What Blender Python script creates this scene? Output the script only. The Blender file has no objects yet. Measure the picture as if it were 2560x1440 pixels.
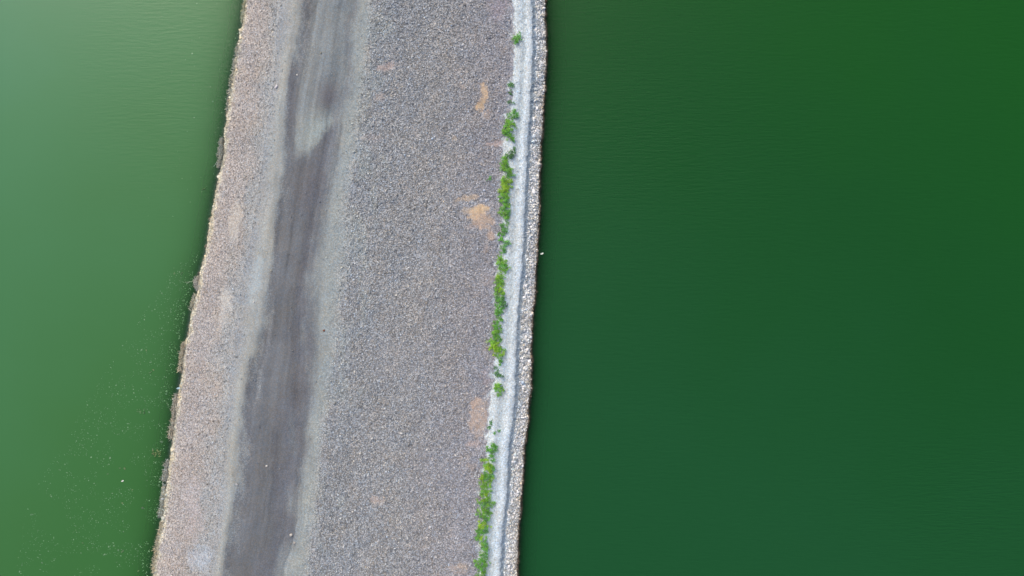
import bpy, math, random
import numpy as np

random.seed(7)
rng = np.random.default_rng(7)
R = math.radians
scene = bpy.context.scene
COL = scene.collection

# ------------------------------------------------------------------ camera, world, sun, exposure
H = 41.0            # drone height above the water (m)
PPM = 42.0          # photograph pixels per metre at water level
cam_d = bpy.data.cameras.new("camera")
cam = bpy.data.objects.new("camera", cam_d)
COL.objects.link(cam)
cam.location = (0, 0, H)
cam.rotation_euler = (0, 0, 0)
cam_d.sensor_width = 36.0
cam_d.lens = 36.0 * H * PPM / 2560.0
cam_d.clip_start = 0.5
cam_d.clip_end = 6000
scene.camera = cam

SUN_EL, SUN_AZ = R(46), R(-33)        # azimuth clockwise from +Y
world = bpy.data.worlds.new("World")
scene.world = world
world.use_nodes = True
wn = world.node_tree
wn.nodes.clear()
sky = wn.nodes.new("ShaderNodeTexSky")
sky.sky_type = 'NISHITA'
sky.sun_disc = False
sky.sun_elevation = SUN_EL
sky.sun_rotation = SUN_AZ
sky.dust_density = 6.0
sky.ozone_density = 0.6
bg = wn.nodes.new("ShaderNodeBackground")
bg.inputs['Strength'].default_value = 0.15
wo = wn.nodes.new("ShaderNodeOutputWorld")
wn.links.new(sky.outputs[0], bg.inputs[0])
wn.links.new(bg.outputs[0], wo.inputs[0])

sun_d = bpy.data.lights.new("sun", 'SUN')
sun_d.energy = 0.9
sun_d.angle = R(16)
sun_d.color = (1.0, 0.93, 0.84)
sun = bpy.data.objects.new("sun", sun_d)
COL.objects.link(sun)
# direction pointing from the sky to the ground
sd = (math.sin(SUN_AZ) * math.cos(SUN_EL), math.cos(SUN_AZ) * math.cos(SUN_EL), math.sin(SUN_EL))
import mathutils
sun.rotation_euler = mathutils.Vector(sd).to_track_quat('Z', 'Y').to_euler()
sun.location = (-40, 30, 60)

scene.view_settings.view_transform = 'Standard'
scene.view_settings.look = 'None'
scene.view_settings.exposure = 0.35
scene.view_settings.gamma = 1.0

# ------------------------------------------------------------------ helpers
def lin(r, g, b, k=1.0):
    f = lambda c: (c / 12.92 if c <= 0.04045 else ((c + 0.055) / 1.055) ** 2.4)
    return np.array([f(r / 255) * k, f(g / 255) * k, f(b / 255) * k])

ALB = 0.70          # displayed brightness -> albedo under this light

def C(r, g, b):
    return lin(r, g, b, ALB)

def world_xy(px, py, z=0.0):
    k = (H - z) / H / PPM
    return (px - 1280.0) * k, (720.0 - py) * k

def vnoise(x, y, seed=0):
    """smooth 2-D value noise in 0..1 (vectorised)"""
    x = np.asarray(x, float); y = np.asarray(y, float)
    xi = np.floor(x).astype(np.int64); yi = np.floor(y).astype(np.int64)
    fx = x - xi; fy = y - yi
    fx = fx * fx * (3 - 2 * fx); fy = fy * fy * (3 - 2 * fy)
    def h(a, b):
        n = (a * 374761393 + b * 668265263 + seed * 974634777) & 0x7fffffff
        n = ((n ^ (n >> 13)) * 1274126177) & 0x7fffffff
        n = (n ^ (n >> 16)) & 0xffff
        return n / 65535.0
    return ((h(xi, yi) * (1 - fx) + h(xi + 1, yi) * fx) * (1 - fy)
            + (h(xi, yi + 1) * (1 - fx) + h(xi + 1, yi + 1) * fx) * fy)

def fbm(x, y, seed=0, o=4):
    s = 0; a = 0.5; t = 0
    for i in range(o):
        s = s + a * vnoise(x * 2 ** i, y * 2 ** i, seed + i * 17); t += a; a *= 0.5
    return s / t

def smooth(a, b, x):
    t = np.clip((x - a) / (b - a), 0, 1)
    return t * t * (3 - 2 * t)

def tag(o, label=None, cat=None, group=None, kind=None):
    if label: o["label"] = label
    if cat: o["category"] = cat
    if group: o["group"] = group
    if kind: o["kind"] = kind
    return o

def mesh_obj(name, verts, faces, mat, parent=None, col=None, floats=None, smooth_shade=False):
    """verts (n,3) array, faces (m,k) int array (all same size)"""
    verts = np.asarray(verts, np.float32); faces = np.asarray(faces, np.int32)
    me = bpy.data.meshes.new(name)
    n, m, k = len(verts), len(faces), faces.shape[1]
    me.vertices.add(n); me.vertices.foreach_set("co", verts.ravel())
    me.loops.add(m * k); me.loops.foreach_set("vertex_index", faces.ravel())
    me.polygons.add(m)
    me.polygons.foreach_set("loop_start", np.arange(0, m * k, k, dtype=np.int32))
    me.polygons.foreach_set("loop_total", np.full(m, k, dtype=np.int32))
    me.polygons.foreach_set("use_smooth", np.full(m, smooth_shade, dtype=bool))
    if col is not None:
        a = me.attributes.new("Col", 'FLOAT_COLOR', 'POINT')
        c4 = np.ones((n, 4), np.float32); c4[:, :3] = col
        a.data.foreach_set("color", c4.ravel())
    for nm, arr in (floats or {}).items():
        a = me.attributes.new(nm, 'FLOAT', 'POINT')
        a.data.foreach_set("value", np.asarray(arr, np.float32).ravel())
    me.update(); me.validate()
    me.materials.append(mat)
    o = bpy.data.objects.new(name, me)
    COL.objects.link(o)
    if parent: o.parent = parent
    return o

# ------------------------------------------------------------------ materials
def new_mat(name):
    m = bpy.data.materials.new(name); m.use_nodes = True
    nt = m.node_tree; nt.nodes.clear()
    out = nt.nodes.new("ShaderNodeOutputMaterial")
    return m, nt, out

def N(nt, t, **kw):
    n = nt.nodes.new(t)
    for k, v in kw.items():
        setattr(n, k, v)
    return n

def math_n(nt, op, a, b=None, c=None, clamp=False):
    n = nt.nodes.new("ShaderNodeMath"); n.operation = op; n.use_clamp = clamp
    for i, v in enumerate((a, b, c)):
        if v is None: continue
        if isinstance(v, (int, float)): n.inputs[i].default_value = v
        else: nt.links.new(v, n.inputs[i])
    return n.outputs[0]

def gravel_ground(name, scale):
    m, nt, out = new_mat(name)
    L = nt.links.new
    p = N(nt, "ShaderNodeBsdfPrincipled")
    p.inputs['Roughness'].default_value = 0.92
    p.inputs['Specular IOR Level'].default_value = 0.25
    geo = N(nt, "ShaderNodeNewGeometry")
    colr = N(nt, "ShaderNodeAttribute", attribute_name="Col")
    grit = N(nt, "ShaderNodeAttribute", attribute_name="grit")
    # pebbles: one random shade per cell
    vor = N(nt, "ShaderNodeTexVoronoi"); vor.feature = 'F1'
    vor.inputs['Scale'].default_value = scale
    L(geo.outputs['Position'], vor.inputs['Vector'])
    sep = N(nt, "ShaderNodeSeparateColor"); L(vor.outputs['Color'], sep.inputs[0])
    v2 = N(nt, "ShaderNodeTexVoronoi"); v2.inputs['Scale'].default_value = scale * 2.6
    L(geo.outputs['Position'], v2.inputs['Vector'])
    sep2 = N(nt, "ShaderNodeSeparateColor"); L(v2.outputs['Color'], sep2.inputs[0])
    # lum = 0.45 + 1.1 * r^1.6  around 1
    pw = math_n(nt, 'POWER', sep.outputs[0], 1.5)
    l1 = math_n(nt, 'MULTIPLY_ADD', pw, 1.5, -0.60)          # mean ~0
    l2 = math_n(nt, 'MULTIPLY_ADD', sep2.outputs[1], 0.9, -0.45)
    gap = math_n(nt, 'MULTIPLY_ADD', math_n(nt, 'GREATER_THAN', vor.outputs['Distance'], 0.55), -0.35, 0.03)
    s = math_n(nt, 'ADD', l1, l2)
    s = math_n(nt, 'ADD', s, gap)
    s = math_n(nt, 'MULTIPLY', s, grit.outputs['Fac'])
    s = math_n(nt, 'ADD', s, 1.0)
    s = math_n(nt, 'MAXIMUM', s, 0.15)
    # slight hue change from stone to stone
    hue = N(nt, "ShaderNodeMix", data_type='RGBA')
    L(sep.outputs[2], hue.inputs['Factor'])
    hue.inputs['A'].default_value = (1.09, 0.98, 0.90, 1)
    hue.inputs['B'].default_value = (0.90, 1.0, 1.12, 1)
    m1 = N(nt, "ShaderNodeMix", data_type='RGBA', blend_type='MULTIPLY')
    m1.inputs['Factor'].default_value = 1
    L(colr.outputs['Color'], m1.inputs['A']); L(hue.outputs['Result'], m1.inputs['B'])
    vm = N(nt, "ShaderNodeVectorMath", operation='SCALE')
    L(m1.outputs['Result'], vm.inputs[0]); L(s, vm.inputs['Scale'])
    L(vm.outputs[0], p.inputs['Base Color'])
    bump = N(nt, "ShaderNodeBump"); bump.inputs['Distance'].default_value = 0.05
    L(math_n(nt, 'MULTIPLY', grit.outputs['Fac'], 0.5, clamp=True), bump.inputs['Strength'])
    L(math_n(nt, 'SUBTRACT', 1.0, vor.outputs['Distance']), bump.inputs['Height'])
    L(bump.outputs[0], p.inputs['Normal'])
    L(p.outputs[0], out.inputs[0])
    return m

def vcol_mat(name, rough=0.85, spec=0.3, sub=0.0):
    m, nt, out = new_mat(name)
    p = N(nt, "ShaderNodeBsdfPrincipled")
    p.inputs['Roughness'].default_value = rough
    p.inputs['Specular IOR Level'].default_value = spec
    a = N(nt, "ShaderNodeAttribute", attribute_name="Col")
    nz = N(nt, "ShaderNodeTexNoise"); nz.inputs['Scale'].default_value = 30
    geo = N(nt, "ShaderNodeNewGeometry"); nt.links.new(geo.outputs['Position'], nz.inputs['Vector'])
    vm = N(nt, "ShaderNodeVectorMath", operation='SCALE')
    nt.links.new(a.outputs['Color'], vm.inputs[0])
    nt.links.new(math_n(nt, 'MULTIPLY_ADD', nz.outputs['Fac'], 0.5, 0.75), vm.inputs['Scale'])
    nt.links.new(vm.outputs[0], p.inputs['Base Color'])
    if sub:
        tr = N(nt, "ShaderNodeBsdfTranslucent"); nt.links.new(vm.outputs[0], tr.inputs['Color'])
        mx = N(nt, "ShaderNodeMixShader"); mx.inputs[0].default_value = sub
        nt.links.new(p.outputs[0], mx.inputs[1]); nt.links.new(tr.outputs[0], mx.inputs[2])
        nt.links.new(mx.outputs[0], out.inputs[0])
    else:
        nt.links.new(p.outputs[0], out.inputs[0])
    return m

def water_mat(name, stops, ripple, rough, turb):
    """turbid green water: base colour carries a painted sky-reflection gradient, clear only at the very edge"""
    m, nt, out = new_mat(name)
    L = nt.links.new
    p = N(nt, "ShaderNodeBsdfPrincipled")
    p.inputs['Roughness'].default_value = rough
    p.inputs['IOR'].default_value = 1.33
    geo = N(nt, "ShaderNodeNewGeometry")
    sky_refl = N(nt, "ShaderNodeAttribute", attribute_name="algae")  # attribute holds the sky-reflection gradient painted into the base colour
    big = N(nt, "ShaderNodeTexNoise"); big.inputs['Scale'].default_value = 0.11
    big.inputs['Detail'].default_value = 3
    L(geo.outputs['Position'], big.inputs['Vector'])
    f = math_n(nt, 'ADD', sky_refl.outputs['Fac'], math_n(nt, 'MULTIPLY_ADD', big.outputs['Fac'], 0.22, -0.11))
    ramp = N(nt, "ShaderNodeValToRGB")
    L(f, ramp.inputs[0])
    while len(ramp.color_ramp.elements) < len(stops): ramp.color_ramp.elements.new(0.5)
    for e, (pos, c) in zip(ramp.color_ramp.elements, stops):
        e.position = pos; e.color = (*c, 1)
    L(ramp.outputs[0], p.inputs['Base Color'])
    # wind ripples: crests run roughly along X
    mp = N(nt, "ShaderNodeMapping"); mp.inputs['Scale'].default_value = (1.1, 7.5, 1)
    mp.inputs['Rotation'].default_value = (0, 0, R(4))
    L(geo.outputs['Position'], mp.inputs['Vector'])
    rp = N(nt, "ShaderNodeTexNoise"); rp.inputs['Scale'].default_value = 1.0
    rp.inputs['Detail'].default_value = 2; rp.inputs['Distortion'].default_value = 0.4
    L(mp.outputs[0], rp.inputs['Vector'])
    msk = N(nt, "ShaderNodeAttribute", attribute_name="ripple")
    bump = N(nt, "ShaderNodeBump"); bump.inputs['Distance'].default_value = 0.05
    L(math_n(nt, 'MULTIPLY', msk.outputs['Fac'], ripple), bump.inputs['Strength'])
    L(rp.outputs['Fac'], bump.inputs['Height'])
    L(bump.outputs[0], p.inputs['Normal'])
    dep = N(nt, "ShaderNodeAttribute", attribute_name="depth")
    e = math_n(nt, 'EXPONENT', math_n(nt, 'MULTIPLY', dep.outputs['Fac'], -turb))
    al = math_n(nt, 'SUBTRACT', 1.0, e, clamp=True)
    tr = N(nt, "ShaderNodeBsdfTransparent"); tr.inputs['Color'].default_value = (0.55, 0.68, 0.70, 1)
    mx = N(nt, "ShaderNodeMixShader")
    L(al, mx.inputs[0]); L(tr.outputs[0], mx.inputs[1]); L(p.outputs[0], mx.inputs[2])
    L(mx.outputs[0], out.inputs[0])
    return m

M_BANK = gravel_ground("light_gravel", 19)
M_ROAD = gravel_ground("packed_gravel", 19)
M_SLOPE = gravel_ground("grey_gravel", 19)
M_PATH = gravel_ground("pale_crushed_stone", 19)
M_SHORE = gravel_ground("shore_stone", 12)
M_STONE = vcol_mat("loose_stone", 0.85, 0.3)
M_LEAF = vcol_mat("weed_leaf", 0.55, 0.35, 0.3)
M_DEAD = vcol_mat("dead_weed", 0.9, 0.2)
M_SCUM = vcol_mat("floating_scum", 0.6, 0.4)
M_FOAM = vcol_mat("white_scrap", 0.5, 0.4)

# ------------------------------------------------------------------ boundary lines, photograph px at photograph py
def line(d):
    k = sorted(d); xs = np.array([d[i] for i in k], float); ys = np.array(k, float)
    def f(py):
        py = np.asarray(py, float)
        v = np.interp(py, ys, xs)
        s = (xs[-1] - xs[0]) / (ys[-1] - ys[0])
        v = np.where(py < ys[0], xs[0] + s * (py - ys[0]), v)
        v = np.where(py > ys[-1], xs[-1] + s * (py - ys[-1]), v)
        return v
    return f

E0 = line({0: 615, 50: 608, 100: 600, 150: 590, 200: 581, 250: 573, 300: 568, 340: 561, 400: 557, 430: 549, 470: 542,
           500: 537, 560: 527, 600: 521, 630: 516, 665: 505, 690: 499, 740: 490, 760: 483, 800: 476, 840: 469, 870: 461,
           900: 457, 950: 451, 985: 445, 1010: 441, 1050: 437, 1100: 431, 1160: 424, 1200: 418, 1250: 413, 1300: 407,
           1340: 399, 1360: 395, 1400: 389, 1440: 385})
S0 = line({0: 700, 100: 690, 200: 684, 300: 668, 400: 656, 500: 642, 600: 625, 700: 603, 800: 590, 900: 578,
           1000: 568, 1100: 558, 1200: 552, 1300: 543, 1440: 520})
T0 = line({0: 759, 50: 752, 100: 743, 150: 734, 200: 722, 250: 715, 300: 711, 400: 705, 500: 696, 600: 684, 700: 670,
           800: 655, 850: 647, 900: 632, 950: 622, 1000: 612, 1100: 600, 1200: 592, 1250: 587, 1300: 576, 1350: 568,
           1400: 562, 1440: 558})
T1 = line({0: 884, 100: 871, 200: 861, 300: 845, 400: 826, 500: 806, 600: 790, 700: 776, 800: 771, 850: 775, 900: 778,
           950: 769, 1000: 766, 1050: 762, 1100: 757, 1160: 749, 1200: 745, 1250: 741, 1300: 738, 1350: 727, 1400: 712,
           1440: 703})
S1 = line({0: 932, 100: 925, 200: 912, 300: 902, 400: 890, 500: 879, 600: 868, 700: 856, 800: 848, 900: 836,
           1000: 824, 1100: 812, 1200: 803, 1300: 793, 1440: 772})
W0 = line({0: 1285, 80: 1286, 160: 1284, 220: 1281, 260: 1277, 300: 1272, 340: 1267, 370: 1263, 400: 1264, 440: 1266,
           500: 1260, 560: 1259, 640: 1253, 700: 1249, 760: 1247, 800: 1244, 860: 1240, 900: 1238, 940: 1235,
           960: 1233, 990: 1228, 1020: 1222, 1060: 1218, 1100: 1216, 1130: 1214, 1180: 1211, 1250: 1208, 1300: 1204,
           1360: 1200, 1400: 1198, 1440: 1195})
D0 = line({0: 1328, 80: 1331, 160: 1330, 240: 1325, 320: 1321, 400: 1316, 480: 1312, 560: 1311, 640: 1305, 700: 1301,
           760: 1296, 800: 1293, 880: 1290, 960: 1288, 1000: 1285, 1040: 1281, 1080: 1276, 1120: 1271, 1200: 1267,
           1260: 1263, 1320: 1256, 1380: 1252, 1440: 1249})
E1 = line({0: 1361, 40: 1363, 90: 1365, 160: 1366, 200: 1364, 240: 1361, 280: 1358, 320: 1356, 360: 1353, 400: 1352,
           440: 1350, 520: 1349, 560: 1347, 600: 1344, 640: 1342, 680: 1340, 740: 1338, 770: 1333, 800: 1331,
           840: 1329, 880: 1327, 900: 1329, 930: 1329, 980: 1327, 1020: 1322, 1060: 1320, 1080: 1316, 1120: 1311,
           1160: 1310, 1200: 1307, 1240: 1303, 1280: 1302, 1300: 1298, 1350: 1297, 1400: 1294, 1440: 1293})

def bounds(py):
    j = lambda a, sc, sd: (fbm(py / sc, 0 * py, sd, 3) - 0.5) * a
    e0 = E0(py) + j(9, 22, 1); e1 = E1(py) + j(6, 18, 9)
    B = [e0 - 150, e0, S0(py), T0(py) + j(9, 30, 3), T1(py) + j(9, 30, 4), S1(py) + j(12, 60, 5),
         W0(py) + j(8, 26, 6), D0(py) + j(4, 40, 7) + j(6, 8, 17), D0(py) + 10 + j(4, 40, 7) + j(7, 10, 18), e1, e1 + 120]
    return np.array(B)
#            0     1    2    3     4     5     6     7     8     9    10
ZB = np.array([-2.6, 0.0, 1.65, 1.85, 1.82, 1.90, 0.78, 0.74, 0.55, 0.07, -3.0])
NC = [14, 56, 18, 56, 18, 150, 26, 6, 18, 12]

# colour profile across the dike: position s (boundary number + fraction) -> displayed colour of the stone
PROF = [(0.0, (34, 48, 48)), (0.90, (50, 66, 66)), (0.985, (84, 90, 84)), (1.0, (146, 140, 122)), (1.015, (222, 214, 190)), (1.05, (212, 205, 188)),  # submerged part: wet stone, with the bank's shade put into the colour
        (1.09, (186, 179, 173)), (1.3, (181, 174, 171)), (1.65, (179, 173, 170)), (1.9, (171, 171, 172)),
        (2.2, (170, 171, 173)), (2.6, (173, 173, 172)), (2.80, (167, 167, 166)), (2.95, (156, 157, 159)), (3.05, (140, 141, 146)), (3.18, (122, 123, 130)),
        (3.5, (121, 121, 126)), (3.82, (119, 119, 127)), (3.96, (126, 128, 135)), (4.3, (145, 149, 153)), (4.6, (158, 161, 162)),
        (5.0, (150, 152, 155)), (5.1, (143, 144, 149)), (5.5, (148, 147, 150)), (5.95, (144, 142, 148)), (5.99, (150, 150, 158)),
        (6.03, (200, 208, 212)), (6.3, (196, 206, 213)), (6.55, (182, 193, 200)), (6.8, (202, 212, 220)), (6.93, (184, 196, 206)), (7.0, (160, 172, 184)),
        (7.3, (142, 154, 166)), (7.8, (146, 157, 167)), (8.0, (160, 166, 172)), (8.25, (184, 185, 186)), (8.5, (186, 187, 189)), (8.85, (176, 173, 170)),  # step down to the shore: its shade also painted into the colour
        (9.0, (98, 88, 74)), (9.03, (40, 38, 30)), (9.2, (18, 28, 20)), (10, (12, 22, 14))]  # below the waterline: wet stone plus painted bank shadow
PS = np.array([p[0] for p in PROF]); PC = np.array([C(*p[1]) for p in PROF])
GAIN = [(0, (1, 1, 1)), (1.0, (1.02, 1.07, 1.11)), (2.0, (.98, 1.05, 1.07)), (3.0, (.92, 1.01, .99)), (3.9, (.94, 1.02, 1.0)),
        (4.6, (1.10, 1.20, 1.17)), (5.05, (1.36, 1.45, 1.42)), (5.97, (1.37, 1.45, 1.43)), (6.05, (1.30, 1.36, 1.34)), (7.0, (1.28, 1.32, 1.30)),
        (8.05, (1.95, 2.0, 1.95)), (8.9, (1.9, 1.9, 1.8)), (9.03, (1, 1, 1)), (10, (1, 1, 1))]   # per-band gain offsetting warm light and slope shade in the colour
GNS = np.array([g[0] for g in GAIN]); GNV = np.array([g[1] for g in GAIN])
GRIT = [(0, .3), (1.0, .55), (1.7, .5), (2.2, .30), (2.9, .14), (3.05, .34), (3.3, .16), (4.0, .22), (4.5, .22), (5.0, .45),
        (5.15, .62), (5.8, .6), (5.98, .5), (6.05, .26), (7.0, .30), (8.0, .40), (8.1, .85), (9, .9), (10, .2)]
GS = np.array([g[0] for g in GRIT]); GV = np.array([g[1] for g in GRIT])

STAINS = [  # px, py, rx, ry, tilt deg, strength, colour: sandy soil showing through the stones
    (1211, 232, 10, 22, 0, 1.0, (205, 168, 132)), (1203, 264, 10, 15, 25, .95, (205, 166, 126)), (1218, 285, 7, 12, 0, .35, (190, 155, 125)),
    (1155, 218, 8, 7, 0, .5, (185, 155, 130)), (1136, 348, 6, 6, 0, .6, (190, 160, 130)), (1243, 358, 22, 7, -5, .55, (190, 155, 135)),
    (1170, 495, 27, 7, -8, .6, (200, 165, 128)), (1200, 524, 20, 11, -10, 1.0, (214, 174, 132)), (1185, 535, 14, 14, 0, .9, (212, 174, 135)),
    (1165, 527, 10, 8, 0, .6, (200, 170, 140)), (1205, 552, 26, 18, 20, .65, (200, 162, 128)), (1228, 588, 9, 12, -35, .6, (200, 162, 130)),
    (1215, 620, 8, 10, 0, .25, (180, 150, 130)), (1185, 565, 26, 8, 0, .35, (180, 150, 130)), (1218, 700, 16, 18, 0, .25, (175, 148, 130)),
    (1188, 1010, 15, 13, 0, .7, (200, 160, 128)), (1195, 1045, 20, 30, 5, .62, (196, 160, 130)), (1205, 1030, 12, 40, 0, .4, (190, 160, 135)),
    (1194, 1080, 10, 16, 0, .45, (190, 158, 130)), (1185, 1110, 18, 9, 0, .45, (190, 155, 132)), (1180, 1165, 12, 8, 0, .35, (190, 158, 130)),
    (966, 166, 24, 9, -15, .6, (190, 158, 138)), (950, 243, 12, 12, 0, .4, (180, 152, 130)), (930, 345, 26, 9, 0, .3, (180, 155, 138)),
    (945, 1250, 16, 10, 10, .5, (190, 160, 138)), (1150, 1425, 30, 12, 0, .4, (190, 160, 135)), (1160, 1415, 14, 8, 0, .35, (190, 160, 130)),
    (590, 545, 16, 40, 8, .55, (190, 172, 152)), (566, 748, 16, 26, 5, .6, (194, 178, 160)), (558, 800, 12, 30, 5, .4, (190, 174, 158)),
    (585, 590, 10, 18, 0, .4, (188, 172, 155)), (490, 1310, 26, 40, 8, .3, (186, 165, 155)), (480, 1245, 20, 50, 8, .25, (186, 165, 155)),
    (500, 1395, 26, 30, 0, .3, (190, 192, 195)), (640, 700, 14, 60, 8, .35, (176, 178, 172)), (1060, 1180, 60, 50, 0, .15, (150, 138, 132)),
    (1245, 20, 20, 30, 0, .25, (160, 135, 135)), (1000, 900, 70, 60, 0, .12, (150, 140, 136)), (1240, 15, 25, 20, 0, .2, (165, 140, 138)),
    (1243, 960, 9, 14, 0, .4, (160, 135, 120)), (1215, 945, 12, 16, 0, .3, (170, 140, 130)),
]

def ground_color(px, py, s):
    """colour of the gravel, painted shade included, at a photograph position on the dike, (n,3), and its coarseness"""
    sj = s + (fbm(px / 9, py / 14, 31, 3) - 0.5) * 0.16 * ((s > 1.05) & (s < 8.9))
    wob = (fbm(px / 26, py / 70, 33, 3) - 0.5) * 0.38
    sj = sj + wob * 1.3 * ((s > 1.5) & (s < 5.3))
    c = np.stack([np.interp(sj, PS, PC[:, i]) * np.interp(sj, GNS, GNV[:, i]) for i in range(3)], -1)
    g = np.interp(sj, GS, GV)
    # upper, drier stretch of the track: paler greenish fines
    inroad = smooth(2.95, 3.05, sj) * (1 - smooth(3.93, 4.05, sj))
    diag = 392 - (px - 768) * 1.30
    diag = np.minimum(diag, 392 + 0 * px) + (fbm(px / 8, py / 8, 40) - .5) * 24
    up = (1 - smooth(diag - 26, diag + 16, py)) * inroad * smooth(20, 38, px - T0(py) + (fbm(px / 10, py / 16, 41) - .5) * 14)
    t = np.clip((s - 3) / 1.0, 0, 1)
    uc = C(140, 148, 150)[None] * (1 - t[..., None]) + C(134, 144, 148)[None] * t[..., None]
    uc = uc * (1 + 0.10 * np.exp(-((t - 0.36) / .13) ** 2))[..., None]
    c = c * (1 - up[..., None]) + uc * up[..., None]
    a = R(-48); dx, dy = px - 797, py - 328
    q = ((dx * math.cos(a) + dy * math.sin(a)) / 70) ** 2 + ((-dx * math.sin(a) + dy * math.cos(a)) / 46) ** 2
    w = np.exp(-q * 1.2)[..., None] * up[..., None] * 0.95
    c = c * (1 - w) + C(172, 184, 181)[None] * w
    q = ((px - 822) / 30) ** 2 + ((py - 242) / 42) ** 2
    w = np.exp(-q * 1.1)[..., None] * 0.95 * inroad[..., None]
    c = c * (1 - w) + C(112, 114, 121)[None] * w
    # darker damp ground beside the right rut and in the lower middle
    for (x, y, rx, ry, k, cc) in [(742, 985, 14, 36, .6, (100, 99, 100)), (770, 890, 12, 50, .35, (104, 106, 116)), (745, 1130, 11, 90, .3, (104, 106, 114)),
                                  (765, 470, 40, 60, .35, (108, 109, 117)), (728, 250, 9, 90, .5, (100, 100, 106)),
                                  (690, 1130, 14, 90, .25, (104, 104, 110)), (620, 1080, 12, 160, .2, (108, 110, 118))]:
        w = (np.exp(-(((px - x) / rx) ** 2 + ((py - y) / ry) ** 2)) * k)[..., None]
        c = c * (1 - w) + C(*cc)[None] * w
    # wheel streaks along the track
    road = smooth(2.6, 3.0, s) * (1 - smooth(4.1, 4.7, s))
    st = (fbm(s * 15, py / 420, 50, 3) - .5) * 0.40 + (fbm(s * 46, py / 160, 51, 2) - .5) * 0.20 + (fbm(s * 5, py / 110, 53, 3) - .5) * 0.32
    c = c * (1 + st * road)[..., None]
    path = smooth(6.0, 6.1, s) * (1 - smooth(6.9, 7.1, s))
    c = c * (1 + (fbm(s * 9, py / 260, 52, 3) - .5) * 0.24 * path)[..., None]
    # broad patches of warmer and cooler stone
    n1 = fbm(px / 60, py / 90, 60, 4) - .5
    n2 = fbm(px / 34, py / 44, 61, 3) - .5
    rocky = np.where((s > 1) & (s < 9), 1.0, 0.0)
    c = c * (1 + n1 * 0.16 * rocky)[..., None]
    c = c * (1 + n2[..., None] * rocky[..., None] * np.array([0.10, 0.02, -0.08]))
    stain = np.zeros_like(px)
    for (x, y, rx, ry, tl, k, cc) in STAINS:
        a = R(tl); dx, dy = px - x, py - y
        q = ((dx * math.cos(a) + dy * math.sin(a)) / rx) ** 2 + ((-dx * math.sin(a) + dy * math.cos(a)) / ry) ** 2
        edge = (fbm(px / 8, py / 8, 70 + int(x), 4) - .5) * 2.6
        w = smooth(0, 1, 1.25 - q * 0.75 + edge) * k * (q < 5)
        w = (w * (s < 6.0))[..., None]
        c = c * (1 - w) + (C(*cc) * np.array([1.08, 1.32, 1.60]))[None] * w
        g = g * (1 - 0.6 * w[..., 0]); stain = np.maximum(stain, w[..., 0])
    return np.clip(c, 0.003, 0.9), g, stain

def ground_z(px, py, s):
    z = np.interp(s, np.arange(11), ZB)
    # shallow wheel ruts and crown
    z = z - 0.05 * np.exp(-((s - 3.12) / .10) ** 2) - 0.05 * np.exp(-((s - 3.85) / .10) ** 2)
    z = z + 0.06 * np.exp(-((s - 4.5) / .3) ** 2) + 0.05 * np.exp(-((s - 2.7) / .2) ** 2)
    z = z - 0.05 * np.exp(-((s - 6.55) / .15) ** 2)
    rough = np.interp(s, [0, 1, 1.8, 2.5, 4, 5, 6, 6.1, 7.9, 8.1, 9, 10], [.1, .07, .06, .02, .015, .06, .06, .025, .03, .10, .12, .1])
    z = z + (fbm(px / 7, py / 7, 80, 2) - .5) * rough * 0.8 + (fbm(px / 45, py / 45, 81, 2) - .5) * 0.08 * (s > 1)
    return z

# ------------------------------------------------------------------ the embankment, split where the surfacing changes
rows = np.concatenate([np.linspace(-4600, -260, 90, endpoint=False), np.arange(-260, 1700, 3.4), np.linspace(1700, 6000, 90)])
Bm = bounds(rows)                                     # (11, nrows)
S_cols = np.concatenate([np.linspace(i, i + 1, n, endpoint=False) for i, n in enumerate(NC)] + [[10.0]])
Sg, PYg = np.meshgrid(S_cols, rows)
idx = np.minimum(Sg.astype(int), 9); fr = Sg - idx
ar = np.arange(len(rows))[:, None]
PXg = Bm[idx, ar] * (1 - fr) + Bm[idx + 1, ar] * fr
CG, GG, _st = ground_color(PXg, PYg, Sg)
ZG = ground_z(PXg, PYg, Sg)
KX = (H - ZG) / H / PPM
VG = np.stack([(PXg - 1280) * KX, (720 - PYg) * KX, ZG], -1)

def zone(name, i0, i1, mat, label, cat):
    c0 = sum(NC[:i0]); c1 = sum(NC[:i1])
    v = VG[:, c0:c1 + 1]; nr, nc = v.shape[:2]
    q = np.arange(nr * nc).reshape(nr, nc)
    f = np.stack([q[:-1, :-1], q[1:, :-1], q[1:, 1:], q[:-1, 1:]], -1).reshape(-1, 4)
    o = mesh_obj(name, v.reshape(-1, 3), f, mat, col=CG[:, c0:c1 + 1].reshape(-1, 3),
                 floats={"grit": GG[:, c0:c1 + 1].ravel()}, smooth_shade=True)
    tag(o, label, cat, kind="structure")
    return o

zone("bank", 0, 2, M_BANK, "light pinkish grey gravel bank sloping to the paler green water", "gravel bank")
zone("road", 2, 5, M_ROAD, "dark packed gravel vehicle track with pale dusty shoulders", "road")
zone("slope", 5, 6, M_SLOPE, "wide slope of coarse mid grey gravel beside the track", "gravel slope")
zone("path", 6, 8, M_PATH, "narrow bluish white crushed stone path beside the weeds", "path")
zone("shore", 8, 10, M_SHORE, "strip of coarse pale stones at the dark green water", "shore")

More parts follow.
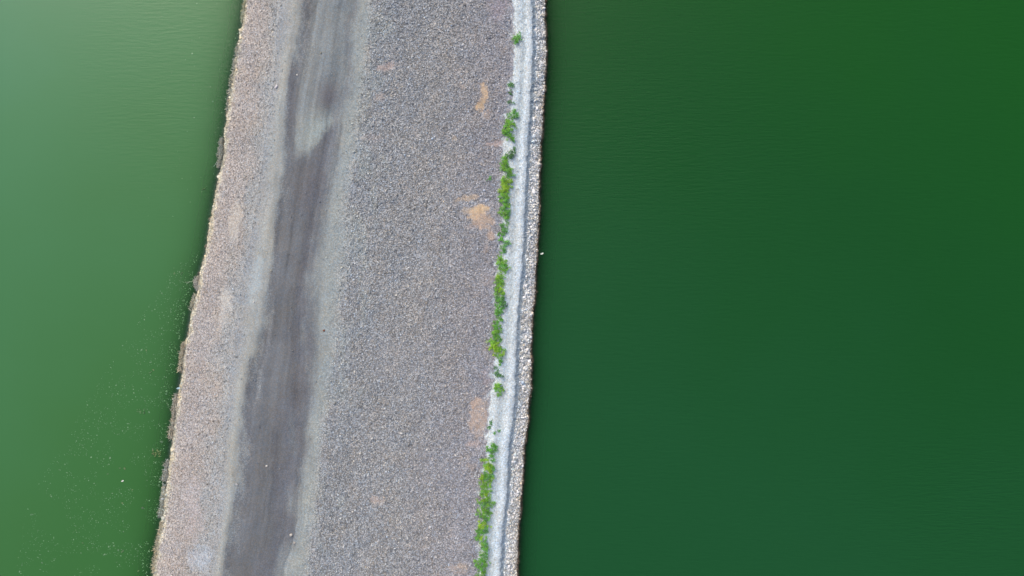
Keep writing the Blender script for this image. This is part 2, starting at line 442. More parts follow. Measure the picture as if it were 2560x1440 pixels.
# ------------------------------------------------------------------ water
def water_sheet(name, edge, sign, mat, offs, deps, label, sky_refl_fn, rip_fn):
    pys = np.concatenate([[-60000, -20000, -8000], np.linspace(-4000, -300, 30, endpoint=False), np.arange(-300, 1740, 12.0),
                          np.linspace(1740, 6000, 30), [9000, 20000, 60000]])
    V = []; D = []; PX = []; PY = []
    for py in pys:
        e = float(edge(np.clip(py, -4600, 6000)))
        for o_, d_ in zip(offs, deps):
            px = e + sign * o_ if o_ < 50000 else sign * 60000 + 1280
            V.append(((px - 1280) / PPM, (720 - py) / PPM, 0.0)); D.append(d_); PX.append(px); PY.append(py)
    nr, nc = len(pys), len(offs)
    q = np.arange(nr * nc).reshape(nr, nc)
    if sign > 0: f = np.stack([q[:-1, :-1], q[1:, :-1], q[1:, 1:], q[:-1, 1:]], -1).reshape(-1, 4)
    else: f = np.stack([q[:-1, :-1], q[:-1, 1:], q[1:, 1:], q[1:, :-1]], -1).reshape(-1, 4)
    PX = np.array(PX); PY = np.array(PY)
    o = mesh_obj(name, V, f, mat, floats={"depth": D, "algae": sky_refl_fn(PX, PY), "ripple": rip_fn(PX, PY)}, smooth_shade=True)  # second attribute is the painted sky-reflection gradient
    tag(o, label, "water", kind="structure")
    return o

def sky_refl_l(px, py):      # sky reflection painted into the pale pond's colour: strongest far out and up the pond
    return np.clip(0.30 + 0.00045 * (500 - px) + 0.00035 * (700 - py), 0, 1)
def sky_refl_r(px, py):  # sky-reflection gradient painted into the dark water's colour
    return np.clip(0.35 + 0.00030 * (px - 1900) + 0.00042 * (420 - py), 0, 1)
def rip_l(px, py):
    return 0.25 + 0.75 * np.exp(-((px - 430) / 190) ** 2 - ((py - 200) / 330) ** 2) + .4 * np.exp(-((px - 250) / 160) ** 2 - ((py - 1350) / 120) ** 2)
def rip_r(px, py):
    return 0.2 + 0.6 * np.exp(-((px - 2430) / 220) ** 2 - ((py - 1280) / 160) ** 2) + .3 * np.exp(-((px - 1650) / 300) ** 2 - ((py - 380) / 160) ** 2)

OFF = [-60, -20, -4, 0, 3, 6, 10, 15, 22, 30] + list(range(40, 1400, 20)) + [1400, 2400, 5000, 12000, 60001]
MW0 = water_mat("pale_green_water", [(0.0, C(56, 112, 50)), (0.3, C(64, 121, 65)), (0.65, C(72, 134, 88)), (1.0, C(82, 148, 118))], 0.16, 0.12, 2.3)  # stops brighten with the painted sky reflection
MW1 = water_mat("dark_green_water", [(0.0, C(27, 86, 45)), (0.35, C(21, 83, 32)), (0.65, C(20, 88, 23)), (1.0, C(14, 86, 10))], 0.85, 0.10, 2.0)  # stops shift along the sky gradient put into the colour
water_sheet("water", E0, -1, MW0, OFF, [max(0, o) / PPM * 0.70 for o in OFF], "paler green pond on the side of the light gravel bank", sky_refl_l, rip_l)
water_sheet("water", E1, 1, MW1, OFF, [max(0, o) / PPM * 1.05 for o in OFF], "dark green reservoir beyond the coarse pale shore stones", sky_refl_r, rip_r)
# bed of both ponds, one wide sheet below everything
bm_v = [(-1500, -1500, -3.2), (1500, -1500, -3.2), (1500, 1500, -3.2), (-1500, 1500, -3.2)]
bed = mesh_obj("ground", bm_v, [(0, 1, 2, 3)], M_DEAD, col=np.tile(np.array([0.03, 0.04, 0.03]), (4, 1)))
tag(bed, kind="structure")

# ------------------------------------------------------------------ loose stones lying on the gravel
ICO = None
def ico():
    t = (1 + 5 ** .5) / 2
    v = np.array([(-1, t, 0), (1, t, 0), (-1, -t, 0), (1, -t, 0), (0, -1, t), (0, 1, t), (0, -1, -t), (0, 1, -t), (t, 0, -1), (t, 0, 1), (-t, 0, -1), (-t, 0, 1)], float)
    v /= np.linalg.norm(v[0])
    f = np.array([(0, 11, 5), (0, 5, 1), (0, 1, 7), (0, 7, 10), (0, 10, 11), (1, 5, 9), (5, 11, 4), (11, 10, 2), (10, 7, 6), (7, 1, 8), (3, 9, 4), (3, 4, 2), (3, 2, 6), (3, 6, 8), (3, 8, 9), (4, 9, 5), (2, 4, 11), (6, 2, 10), (8, 6, 7), (9, 8, 1)])
    return v, f
IV, IF = ico()
OV = np.array([(1, 0, 0), (-1, 0, 0), (0, 1, 0), (0, -1, 0), (0, 0, 1), (0, 0, -.6), (.7, .7, .5), (-.7, .7, .5), (-.7, -.7, .5), (.7, -.7, .5)], float)

def locate(s, py):
    B = bounds(py); i = np.minimum(s.astype(int), 9); f = s - i
    a = np.arange(len(py))
    px = B[i, a] * (1 - f) + B[i + 1, a] * f
    z = ground_z(px, py, s)
    return px, z

def stones(name, n, s_pick, size, spread, label, lum=(0.5, 1.9), sink=0.35):
    py = rng.uniform(-140, 1580, n); s = s_pick(n)
    px, z = locate(s, py)
    c, g, st = ground_color(px, py, s)
    x, y = world_xy(px, py, z)
    r = size * np.exp(rng.normal(0, spread, n))
    sc = np.stack([r * rng.uniform(.75, 1.35, n), r * rng.uniform(.75, 1.35, n), r * rng.uniform(.45, .9, n)], -1)
    V = IV[None] * (1 + rng.uniform(-.22, .22, (n, 12, 1)))
    V = V * sc[:, None]
    a = rng.uniform(0, 6.283, n); ca, sa = np.cos(a)[:, None], np.sin(a)[:, None]
    X = V[..., 0] * ca - V[..., 1] * sa; Y = V[..., 0] * sa + V[..., 1] * ca
    P = np.stack([X + x[:, None], Y + y[:, None], V[..., 2] + (z + r * (sink - 1.3 * st))[:, None]], -1)
    l = lum[0] + (lum[1] - lum[0]) * rng.uniform(0, 1, n) ** 1.9
    l = 1 + (l - 1) * (1 - .75 * st)
    h = rng.normal(0, .06, (n, 1)) * np.array([[1, .1, -1.1]])
    cc = np.clip(c * l[:, None] * (1 + h), .01, .82)
    F = (IF[None] + (np.arange(n) * 12)[:, None, None]).reshape(-1, 3)
    o = mesh_obj(name, P.reshape(-1, 3), F, M_STONE, col=np.repeat(cc, 12, 0))
    return tag(o, label, "gravel", kind="stuff")

U = lambda a, b: (lambda n: rng.uniform(a, b, n))
SOFT = lambda a, b, e0, e1: (lambda n: np.clip(rng.uniform(a, b, n) + (rng.normal(0, e1, n) * (rng.uniform(0, 1, n) < .5)) , a, 9.2))
stones("gravel", 34000, SOFT(1.0, 1.95, 0, .22), 0.020, .35, "loose light stones scattered over the pinkish gravel bank", (0.55, 1.85))
stones("gravel", 85000, (lambda n: np.minimum(5.02 + .96 * rng.uniform(0, 1, n) + np.minimum(rng.normal(0, .06, n), 0) * 1.5 * (rng.uniform(0, 1, n) < .5), 5.99)), 0.0225, .32, "loose grey stones covering the wide coarse slope", (0.56, 1.95))
stones("gravel", 15000, U(8.0, 9.02), 0.033, .35, "loose white and brown stones along the dark water's edge", (0.5, 2.1))
stones("gravel", 8000, U(6.0, 8.0), 0.018, .3, "small pale chips scattered on the bluish white path", (0.6, 1.3))
stones("gravel", 2600, U(2.1, 5.0), 0.016, .45, "small stones kicked up over the dark packed track", (0.95, 1.7))
stones("gravel", 5000, lambda n: 1.012 + rng.normal(0.0, .012, n), 0.030, .4, "bleached stones in a line at the pale pond's edge", (0.8, 1.5), .3)

# a few rocks large enough to be picked out one by one
def rock(px, py, r, colr, label, name="rock", cat="rock", flat=.6, z=None):
    B = bounds(np.array([float(py)]))[:, 0]
    s = float(np.interp(px, B, np.arange(11)))
    if z is None: z = float(ground_z(np.array([px]), np.array([py]), np.array([s]))[0])
    v, f = IV.copy(), IF
    # one subdivision with jitter for a chunkier stone
    vs = [tuple(p) for p in v]; cache = {}; nf = []
    def mid(a, b):
        k = (min(a, b), max(a, b))
        if k not in cache:
            m = (np.array(vs[a]) + np.array(vs[b])) / 2; m /= np.linalg.norm(m); vs.append(tuple(m)); cache[k] = len(vs) - 1
        return cache[k]
    for a, b, c in f:
        ab, bc, ca = mid(a, b), mid(b, c), mid(c, a); nf += [(a, ab, ca), (b, bc, ab), (c, ca, bc), (ab, bc, ca)]
    vs = np.array(vs)
    d = rng.normal(size=(6, 3)); d /= np.linalg.norm(d, axis=1)[:, None]
    for k in d:                                       # cut flat facets
        h = vs @ k; vs = vs - np.maximum(h - .62, 0)[:, None] * k[None]
    vs *= (1 + rng.uniform(-.05, .05, (len(vs), 1)))
    vs *= np.array([r * rng.uniform(.9, 1.25), r * rng.uniform(.8, 1.1), r * flat])
    o = mesh_obj(name, vs, nf, M_STONE, col=np.tile(C(*colr), (len(vs), 1)))
    x, y = world_xy(px, py, z)
    o.location = (x, y, z + r * flat * .45); o.rotation_euler = (0, 0, rng.uniform(0, 6))
    return tag(o, label, cat)

rock(691, 217, .12, (215, 215, 222), "white angular rock on the pale road shoulder near the top of the photo", flat=.4)
rock(728, 1338, .12, (190, 188, 184), "pale flat rock at the lower end of the dark track's edge")
rock(736, 1357, .08, (170, 168, 164), "small grey rock just below the pale flat rock beside the track")
rock(667, 1165, .07, (205, 205, 202), "small white rock in the middle of the dark track")
rock(592, 1211, .07, (196, 198, 202), "small bluish rock at the left rim of the dark track")
rock(810, 826, .07, (130, 84, 66), "small reddish brown rock on the right shoulder of the track")
rock(743, 188, .06, (215, 216, 214), "small white rock on the dark rut near the top of the track")
rock(622, 208, .07, (215, 212, 205), "white rock on the upper light gravel bank near the pond")
rock(1222, 816, .07, (212, 216, 224), "bright white rock on the grey slope beside the yellowing weeds")
rock(1187, 1263, .06, (212, 214, 216), "white rock on the grey slope left of the lower weeds")
rock(635, 755, .06, (214, 214, 212), "small white rock on the dusty left shoulder beside the track")

# ------------------------------------------------------------------ green weeds between the slope and the white path
def leaves(n_pts, px, py, z, hgt, colr, size=0.041, per=15):
    """tufts: each a whorl of bent pointed leaves on a short stem -> verts, quads, colours"""
    x, y = world_xy(px, py, z)
    n = n_pts * per
    bx = np.repeat(x, per); by = np.repeat(y, per); bz = np.repeat(z, per); bh = np.repeat(hgt, per)
    a = rng.uniform(0, 6.283, n); t = rng.uniform(.15, 1, n)
    h0 = bh * t
    l = size * rng.uniform(.7, 1.7, n); w = l * rng.uniform(.22, .42, n)
    up = rng.uniform(-.15, .8, n)
    ox = rng.normal(0, .035, n); oy = rng.normal(0, .035, n)
    dx, dy = np.cos(a), np.sin(a); nx, ny = -dy, dx
    p0 = np.stack([bx + ox, by + oy, bz + h0], -1)
    mid = p0 + np.stack([dx * l * .55, dy * l * .55, l * up * .6], -1)
    tip = p0 + np.stack([dx * l * 1.15, dy * l * 1.15, l * up * .55], -1)
    sd = np.stack([nx * w, ny * w, 0 * w], -1)
    V = np.stack([p0, mid + sd, tip, mid - sd], 1)
    F = np.arange(n * 4).reshape(n, 4)
    cc = np.repeat(colr, per, 0) * rng.uniform(.65, 1.35, (n, 1))
    cc = cc * (1 + rng.normal(0, .10, (n, 1)) * np.array([[1.4, .2, -.6]]))
    return V.reshape(-1, 3), F, np.repeat(np.clip(cc, .01, .7), 4, 0)

def stems(px, py, z, hgt):
    x, y = world_xy(px, py, z); n = len(px); r = .006
    lean = rng.normal(0, .04, (n, 2))
    V = []
    for k in range(3):
        a = k * 2.094
        V.append(np.stack([x + r * math.cos(a), y + r * math.sin(a), z - .03], -1))
    for k in range(3):
        a = k * 2.094
        V.append(np.stack([x + lean[:, 0] + r * .5 * math.cos(a), y + lean[:, 1] + r * .5 * math.sin(a), z + hgt], -1))
    V = np.stack(V, 1)
    base = np.array([(0, 1, 4, 3), (1, 2, 5, 4), (2, 0, 3, 5)])
    F = (base[None] + (np.arange(n) * 6)[:, None, None]).reshape(-1, 4)
    return V.reshape(-1, 3), F

G_ = (100, 160, 72); Y_ = (142, 184, 60); D_ = (84, 128, 80); P_ = (104, 160, 88); M_ = (116, 168, 66)

def weed(blobs, colr, label, dens=1.0, hmax=.42, name="weed_clump", colr2=None):
    """blobs: (px, py, half width px[, half height px])"""
    PX, PY, HH = [], [], []
    for b in blobs:
        x, y, w = b[0], b[1], b[2] * 1.22; hh = b[3] if len(b) > 3 else max(w * .8, 7)
        area = math.pi * w * hh / PPM ** 2
        n = max(4, int(area * 105 * dens))
        rr = rng.uniform(0, 1, n) ** .62; a = rng.uniform(0, 6.283, n)
        ragged = 1 + .22 * np.sin(a * 3 + x) + .16 * np.sin(a * 7 + y)
        PX.append(x + w * rr * np.cos(a) * ragged); PY.append(y + hh * rr * np.sin(a) * ragged)
        HH.append(hmax * min(1, w / 11) * (1 - .65 * rr ** 2) * rng.uniform(.5, 1.1, n))
    px = np.concatenate(PX); py = np.concatenate(PY); h = np.concatenate(HH)
    B = bounds(py); s = np.array([np.interp(px[i], B[:, i], np.arange(11)) for i in range(len(px))])
    z = ground_z(px, py, s)
    c = np.tile(C(*colr), (len(px), 1))
    c2 = C(*(colr2 or colr))
    k = smooth(.42, .6, vnoise(px / 9, py / 9, 5))[:, None]
    c = c * (1 - k) + c2[None] * k
    c = c * (.72 + .55 * vnoise(px / 7, py / 7, 91))[:, None]
    cx, cy = world_xy(px.mean(), py.mean(), z.mean()); org = np.array([cx, cy, z.mean()])
    V, F, cc = leaves(len(px), px, py, z, h, c * 1.65)
    V2, F2 = stems(px, py, z, h * .9)
    o = mesh_obj(name, np.concatenate([V, V2]) - org, np.concatenate([F, F2 + len(V)]), M_LEAF,
                 col=np.concatenate([cc, np.tile(C(96, 128, 66), (len(V2), 1))]))
    o.location = org
    return tag(o, label, "weeds", "green weeds along the white path")

weed([(1291, 103, 9, 13), (1298, 87, 4, 5)], G_, "lone round green weed on the white path, topmost in the photo", colr2=P_)
weed([(1279, 212, 6, 8)], D_, "small weed tuft below the lone topmost round weed", colr2=P_)
weed([(1277, 232, 4, 6)], D_, "tiny dull weed tuft, middle of three small ones at the path", dens=.8)
weed([(1276, 257, 6, 4)], D_, "low dull weed tuft, lowest of three small ones above the round clump")
weed([(1282, 287, 11, 10)], G_, "round bright weed clump capping the upper bean shaped weed", colr2=P_)
weed([(1275, 303, 8, 9), (1276, 313, 10, 9), (1270, 325, 12, 9), (1269, 334, 9, 8), (1274, 344, 9, 7), (1283, 350, 6, 5)], G_, "bean shaped bright weed clump under the round clump near the top", colr2=M_)
weed([(1279, 385, 8, 9), (1270, 393, 8, 6), (1285, 374, 3, 4)], D_, "dark dull weed clump at the upper end of the long weed row")
weed([(1262, 396, 6, 7), (1262, 408, 9, 10), (1263, 420, 10, 9), (1271, 428, 12, 8), (1277, 438, 9, 8)], M_, "weed clump curling towards the path at the top of the long row", colr2=P_)
weed([(1264, 451, 12, 10), (1265, 463, 14, 11), (1262, 476, 11, 9)], M_, "broad yellow green weed clump just below the curling one", colr2=Y_)
weed([(1262, 490, 11, 10), (1262, 504, 11, 10), (1262, 518, 11, 10), (1261, 532, 11, 10), (1262, 545, 9, 7)], M_, "dense upright weed strip beside the big sandy orange patch", colr2=G_)
weed([(1260, 562, 9, 9), (1260, 574, 9, 9)], P_, "softer green weed clump right below the dense strip by the sandy patch", dens=.8)
weed([(1254, 588, 6, 8), (1253, 598, 6, 6)], G_, "narrow weed tuft on the slope side where the row thins")
weed([(1268, 606, 8, 7), (1263, 612, 5, 5)], P_, "small pale weed tuft pushed out onto the white path", dens=.8)
weed([(1259, 622, 7, 8), (1256, 633, 6, 6)], P_, "thin pale weed tuft between the pale path tuft and bright clump", dens=.8)
weed([(1251, 646, 7, 8), (1254, 658, 10, 9), (1258, 668, 11, 8), (1262, 679, 8, 6)], M_, "bright weed clump level with the scrap floating on the dark water", colr2=G_)
weed([(1250, 690, 10, 8), (1251, 704, 11, 10), (1250, 719, 12, 10), (1250, 734, 10, 9)], M_, "tall weed strip halfway down the photo beside the path", colr2=Y_)
weed([(1248, 746, 10, 8), (1251, 759, 11, 9), (1248, 773, 10, 8), (1246, 785, 7, 7)], G_, "darker green weed strip just below the halfway strip", colr2=D_)
weed([(1245, 800, 8, 9), (1243, 815, 10, 9), (1241, 830, 12, 10), (1239, 845, 13, 10)], G_, "full weed clump above the yellowing bulge of the row", colr2=M_)
weed([(1235, 858, 12, 9), (1238, 868, 14, 9), (1246, 878, 13, 9), (1251, 887, 9, 7)], Y_, "yellowing bulged weed clump at the end of the long row", colr2=M_)
weed([(1252, 900, 5, 7), (1250, 909, 3, 5)], G_, "thin weed trail hanging below the yellowing bulge", dens=.8)
weed([(1242, 920, 6, 5), (1242, 932, 5, 8), (1256, 938, 8, 4), (1248, 937, 5, 4)], D_, "sparse greyish weed spray sprawling over the white path", dens=.7)
weed([(1245, 964, 8, 9), (1246, 975, 9, 8), (1247, 985, 5, 5)], G_, "compact weed tuft above the second big sandy patch", colr2=M_)
weed([(1225, 1057, 4, 5)], D_, "tiny dark weed sprig beside the lower sandy patch", dens=.9, hmax=.2)
weed([(1224, 1069, 3, 3)], D_, "tiniest weed sprig below the dark sprig by the lower sandy patch", dens=.9, hmax=.2)
weed([(1241, 1081, 6, 6)], P_, "small faint weed sprig in the middle of the white path", dens=.6, hmax=.2)
weed([(1232, 1113, 6, 7), (1222, 1121, 7, 6), (1228, 1124, 6, 5), (1238, 1122, 6, 7), (1231, 1134, 5, 8), (1230, 1146, 6, 6)], D_, "forked dark green weed clump starting the lower row", colr2=G_)
weed([(1212, 1149, 7, 5), (1219, 1160, 12, 9), (1224, 1170, 12, 9), (1219, 1184, 14, 10), (1216, 1198, 14, 9)], Y_, "yellow green weed clump below the forked dark one", colr2=G_)
weed([(1215, 1213, 13, 9), (1213, 1228, 13, 10), (1212, 1244, 14, 9)], M_, "dense bright weed strip in the upper part of the lower row", colr2=Y_)
weed([(1216, 1258, 17, 9), (1212, 1272, 14, 9), (1210, 1286, 14, 9)], P_, "widest soft green weed clump of the lower row", colr2=M_)
weed([(1211, 1300, 11, 9), (1208, 1314, 13, 9), (1203, 1328, 13, 9), (1201, 1343, 12, 8)], Y_, "weed clump bulging onto the grey slope near the lower end", colr2=G_)
weed([(1210, 1357, 9, 9), (1211, 1370, 9, 9), (1210, 1384, 8, 8)], M_, "narrow neck of weeds near the bottom edge", colr2=P_)
weed([(1206, 1400, 14, 9), (1204, 1412, 12, 9), (1207, 1425, 9, 8), (1203, 1440, 9, 9)], M_, "last weed clump, reaching the bottom edge of the photo", colr2=G_)
weed([(1225, 448, 5, 5)], P_, "solitary small weed sprig out on the grey gravel slope", dens=.5, hmax=.15)

# ------------------------------------------------------------------ dead weed wrack on the pale pond's edge
def wrack(pts, w, label, dens=1.0, colr=(126, 126, 114)):
    """pts: centre line (px, py); low tangle of short grey brown stems lying at the waterline"""
    w = w * .72
    pts = np.array(pts, float); seg = np.linalg.norm(np.diff(pts, axis=0), axis=1); tot = seg.sum()
    n = int(tot * w * .6 * dens)
    t = rng.uniform(0, tot, n); cs = np.concatenate([[0], np.cumsum(seg)])
    px = np.interp(t, cs, pts[:, 0]) + rng.normal(0, w * .42, n) * (0.35 + 1.3 * vnoise(t / 6, 0 * t, 3))
    py = np.interp(t, cs, pts[:, 1]) + rng.normal(0, 2, n)
    z = rng.uniform(.01, .13, n)
    x, y = world_xy(px, py, z)
    a = rng.uniform(0, 6.283, n); l = rng.uniform(.04, .15, n); wd = rng.uniform(.006, .014, n); ti = rng.uniform(-.02, .08, n)
    d = np.stack([np.cos(a) * l, np.sin(a) * l, ti], -1); sd = np.stack([-np.sin(a) * wd, np.cos(a) * wd, 0 * a], -1); up = np.array([0, 0, .008])
    p = np.stack([x, y, z], -1)
    V = np.stack([p - d - sd, p - d + sd, p - d + up, p + d - sd, p + d + sd, p + d + up], 1)
    base = np.array([(0, 1, 4, 3), (1, 2, 5, 4), (2, 0, 3, 5)])
    F = (base[None] + (np.arange(n) * 6)[:, None, None]).reshape(-1, 4)
    c = (C(*colr) * .6 + C(128, 132, 128) * .4)[None] * rng.uniform(.5, 1, (n, 1)) ** 1.5 * 3.6 * (1 + rng.normal(0, .08, (n, 1)) * np.array([[1, 0, -1]]))
    org = np.array([x.mean(), y.mean(), 0])
    o = mesh_obj("dead_weed_mat", V.reshape(-1, 3) - org, F, M_DEAD, col=np.repeat(c, 6, 0))
    o.location = org
    return tag(o, label, "dead weeds", "dead weeds at the pale pond's edge")

def edge_run(y0, y1, off, step=8):
    ys = np.arange(y0, y1 + .1, step)
    return [(float(E0(y)) + off, float(y)) for y in ys]
wrack(edge_run(2, 58, -3), 6, "greenish dead weed fringe at the pond's top corner", .8, (128, 132, 104))
wrack(edge_run(115, 275, -3), 5, "thin ragged dead weed fringe above the grey weed shelf", .6)
wrack(edge_run(345, 424, -7), 11, "grey brown shelf of dead weed jutting from the upper bank", 1.0, (108, 110, 98))
wrack([(500, 692), (491, 697), (488, 706), (491, 716), (496, 726)], 9, "knot of dead weed at the point where the bank juts out", 1.2, (134, 130, 120))
wrack(edge_run(735, 780, -3), 7, "short ragged dead weed fringe below the jutting knot", .8, (118, 116, 96))
wrack(edge_run(856, 930, -5), 8, "tan dead weed fringe along the middle of the bank", .9, (128, 118, 94))
wrack(edge_run(985, 1100, -5), 8, "long brown dead weed fringe on the lower bank", .9, (122, 114, 98))
wrack(edge_run(1152, 1200, -8), 11, "broad grey dead weed mat on the lower bank", .9, (112, 114, 106))
wrack(edge_run(1212, 1292, -7), 9, "pale dead weed mat with white bits near the bottom", .9, (128, 132, 122))
wrack(edge_run(1305, 1440, -3), 7, "sandy dead weed fringe in the bottom corner of the bank", .7, (138, 130, 104))

# floating twigs
def twig(p0, p1, r, colr, label, bend=.03, z=.02):
    x0, y0 = world_xy(*p0); x1, y1 = world_xy(*p1)
    k = 7; V = []; F = []
    dx, dy = x1 - x0, y1 - y0; L_ = math.hypot(dx, dy); nx, ny = -dy / L_, dx / L_
    def tube(a, b, ra, rb, k, bd):
        base = len(V)
        for i in range(k):
            t = i / (k - 1); w = math.sin(t * 3.14) * bd; rr = ra + (rb - ra) * t
            cx_, cy_ = a[0] + (b[0] - a[0]) * t + nx * w, a[1] + (b[1] - a[1]) * t + ny * w
            for j in range(5):
                an = j * 1.2566
                V.append((cx_ + nx * rr * math.cos(an), cy_ + ny * rr * math.cos(an), z + rr * math.sin(an)))
        for i in range(k - 1):
            for j in range(5):
                F.append((base + i * 5 + j, base + i * 5 + (j + 1) % 5, base + (i + 1) * 5 + (j + 1) % 5, base + (i + 1) * 5 + j))
    tube((x0, y0), (x1, y1), r, r * .45, k, bend)
    mx_, my_ = x0 + dx * .5, y0 + dy * .5
    tube((mx_, my_), (mx_ + dx * .25 + nx * .09, my_ + dy * .25 + ny * .09), r * .6, r * .3, 4, 0)
    org = np.array([x0, y0, 0])
    o = mesh_obj("twig", np.array(V) - org, F, M_DEAD, col=np.tile(C(*colr), (len(V), 1)))
    o.location = org
    return tag(o, label, "twig", "twigs afloat on the pale pond")
twig((487, 701), (462, 706), .022, (170, 190, 165), "pale twig poking from the jutting knot of dead weed")
twig((452, 686), (459, 680), .016, (120, 150, 110), "short slanting twig adrift above the jutting knot")
twig((514, 470), (503, 473), .014, (112, 138, 96), "thin twig adrift near the upper bank below the weed shelf")
twig((379, 928), (372, 932), .018, (130, 165, 120), "twig adrift next to the larger scum fleck midway down the pond")

# ------------------------------------------------------------------ scum and flecks afloat on the pale pond
def flat_flake(x, y, r, n=7, th=.012):
    a = np.linspace(0, 6.283, n, endpoint=False) + rng.uniform(0, 1); rr = r * rng.uniform(.55, 1.25, n)
    st = rng.uniform(.5, 1.0); ro = rng.uniform(0, 3.14)
    u, v = rr * np.cos(a), rr * np.sin(a) * st
    X = x + u * math.cos(ro) - v * math.sin(ro); Y = y + u * math.sin(ro) + v * math.cos(ro)
    top = np.stack([X * .9 + x * .1, Y * .9 + y * .1, np.full(n, th)], -1); low = np.stack([X, Y, np.full(n, .002)], -1)
    cen = np.array([[x, y, th * 1.2]])
    V = np.concatenate([top, low, cen])
    F = []
    for i in range(n):
        j = (i + 1) % n
        F.append((i, j, 2 * n)); F.append((n + i, n + j, j)); F.append((n + i, j, i))
    return V, np.array(F)

def flecks():
    n = 4200
    py = 600 + 860 * rng.uniform(0, 1, n) ** .62
    d = 16 + 330 * rng.uniform(0, 1, n) ** 1.35 * np.clip((py - 560) / 700, .2, 1)
    px = E0(py) - d
    keep = (vnoise(px / 38, py / 28, 12) > .36)
    px, py = px[keep], py[keep]
    ex_y = rng.uniform(0, 560, 110); ex_x = E0(ex_y) - 8 - 160 * rng.uniform(0, 1, 110) ** 2
    px = np.concatenate([px, ex_x]); py = np.concatenate([py, ex_y])
    V = []; F = []; Cc = []; b = 0
    for x_, y_ in zip(px, py):
        x, y = world_xy(x_, y_)
        v, f = flat_flake(x, y, .013 * math.exp(rng.normal(0, .45)) * 1.4, 5, .006)
        V.append(v); F.append(f + b); b += len(v)
        c = C(116, 152, 118) * rng.uniform(.75, 1.5); Cc.append(np.tile(c, (len(v), 1)))
    o = mesh_obj("floating_flecks", np.concatenate(V), np.concatenate(F), M_SCUM, col=np.concatenate(Cc))
    tag(o, "fine pale green flecks drifting on the pale pond near the bank", "algae", kind="stuff")
flecks()

def scum(px, py, r, colr, label, bits=5, spread=.6):
    if bits <= 8: spread = min(spread, .5)
    x0, y0 = world_xy(px, py); V = []; F = []; b = 0
    for i in range(bits):
        k = r / PPM; x = rng.normal(0, k * .38 * spread); y = rng.normal(0, k * .3 * spread)
        v, f = flat_flake(x, y, k * rng.uniform(.16, .36) * (.6 if bits > 8 else 1), 8, .012 + .002 * i); V.append(v); F.append(f + b); b += len(v)
    V = np.concatenate(V)
    o = mesh_obj("scum_patch", V, np.concatenate(F), M_SCUM, col=np.tile(C(*colr), (len(V), 1)) * rng.uniform(.85, 1.15, (len(V), 1)))
    o.location = (x0, y0, 0.003)
    if bits > 8: return tag(o, label, "algae", kind="stuff")
    return tag(o, label, "algae", "scum patches afloat on the pale pond")
scum(436, 684, 6, (112, 142, 96), "scum patch adrift above and left of the jutting weed knot")
scum(435, 670, 3.5, (112, 142, 96), "small scum dot topmost above the jutting weed knot", 3)
scum(532, 254, 5, (96, 146, 108), "pale scum fleck near the upper bank in the top pond corner", 4)
scum(404, 1105, 8, (96, 122, 100), "round grey scum disc close to the lower bank", 7, .6)
scum(356, 1269, 7, (84, 112, 84), "dark grey scum disc adrift near the lower bank", 7, .5)
scum(384, 925, 5, (122, 142, 96), "tan scum fleck midway down the pond", 4, .6)
scum(365, 876, 5, (118, 142, 96), "yellowish scum fleck far left of the tan fringe", 4, 1.6)
scum(312, 1171, 6, (112, 136, 92), "tan scum fleck above the bright white bit", 5, .7)
scum(299, 1170, 5, (100, 134, 92), "greenish scum fleck just left of the tan one", 5)
scum(270, 1185, 5, (108, 142, 100), "leftmost pale scum fleck above the white bit", 4)
scum(331, 1224, 5, (130, 152, 106), "oblong pale scum fleck below the bright white bit", 4, 1.0)
scum(308, 1378, 7, (102, 132, 92), "olive scum patch low in the pond near the bottom", 6, .7)
scum(207, 1358, 6, (100, 134, 88), "olive scum patch farthest out from the lower bank", 5, .9)
scum(190, 1326, 4, (92, 132, 84), "small olive scum patch farthest out, beside the larger olive one", 4)
scum(306, 1258, 6, (110, 138, 92), "dull scum fleck under the oblong pale one", 5, 1.4)
scum(395, 1130, 14, (112, 132, 84), "loose cluster of brownish scum bits by the lower bank", 16, 1.3)
scum(352, 1030, 12, (98, 142, 92), "loose cluster of green scum bits midway down the lower pond", 12, 1.5)
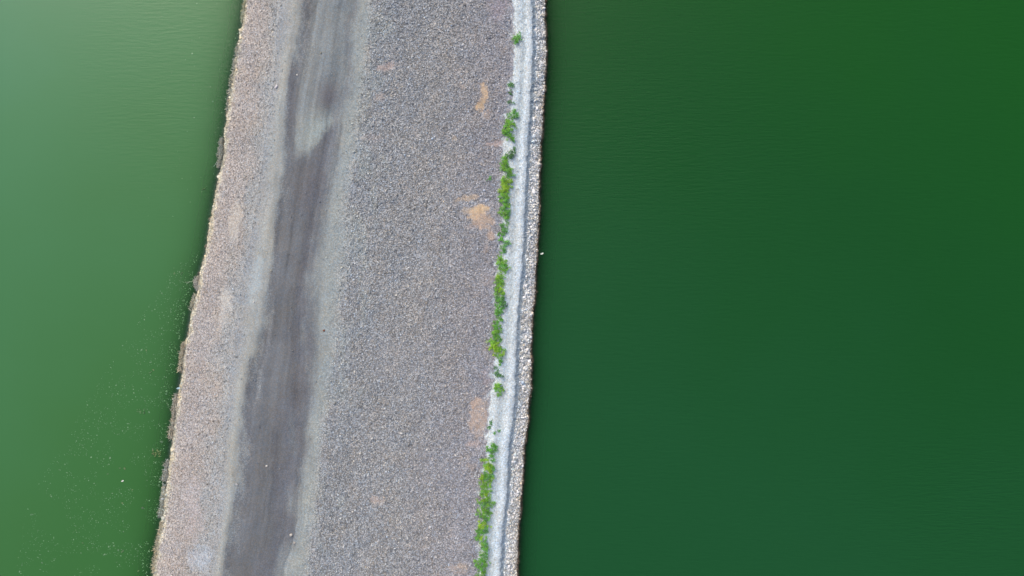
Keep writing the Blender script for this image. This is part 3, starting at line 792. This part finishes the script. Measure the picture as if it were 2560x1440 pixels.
scum(416, 985, 5, (128, 165, 138), "pale scum clot beside the middle of the lower bank", 4, .8)
scum(346, 1428, 7, (100, 130, 82), "scum patch touching the bottom edge of the pond", 6, .9)
scum(294, 1087, 5, (106, 148, 106), "lone pale scum fleck well out from the lower bank", 3, .7)

# white bits
def scrap(px, py, r, label, name, cat, colr=(228, 236, 226), z=.015):
    x, y = world_xy(px, py)
    k = r / PPM
    # a small curled leaf-like scrap: 3 x 6 grid bent along its length, with thickness
    V = []; nx_, ny_ = 7, 4
    for s_ in (0, 1):
        for i in range(nx_):
            t = i / (nx_ - 1) * 2 - 1; wd = (1 - t * t) ** .5 * .42 + .04
            for j in range(ny_):
                u = (j / (ny_ - 1) * 2 - 1) * wd
                V.append((t * k, u * k, z + .03 * (t * t) + .012 * u * u - s_ * .006))
    q = np.arange(nx_ * ny_).reshape(nx_, ny_)
    f0 = np.stack([q[:-1, :-1], q[1:, :-1], q[1:, 1:], q[:-1, 1:]], -1).reshape(-1, 4)
    f1 = f0[:, ::-1] + nx_ * ny_
    ring = list(q[:, 0]) + list(q[-1, 1:]) + list(q[::-1, -1][1:]) + list(q[0, ::-1][1:-1])
    fr_ = [(ring[i], ring[i - 1], ring[i - 1] + nx_ * ny_, ring[i] + nx_ * ny_) for i in range(len(ring))]
    o = mesh_obj(name, V, np.concatenate([f0, f1, fr_]), M_FOAM, col=np.tile(C(*colr), (len(V), 1)))
    o.location = (x, y, 0); o.rotation_euler = (0, 0, R(rng.uniform(10, 40)))
    return tag(o, label, cat)
scrap(1355, 634, 4.5, "single pale scrap floating on the dark green water near the shore", "floating_scrap", "litter")
scrap(307, 1202, 3.6, "bright white scrap floating on the pale green pond", "floating_scrap", "litter", (240, 245, 235))
scrap(409, 1245, 4.2, "white and blue scrap caught in the dead weed mat near the bottom", "plastic_scrap", "litter", (214, 226, 232), .14)
scrap(451, 969, 5.0, "pale blue plastic scrap on the edge of the gravel bank", "plastic_scrap", "litter", (180, 214, 226), .22)
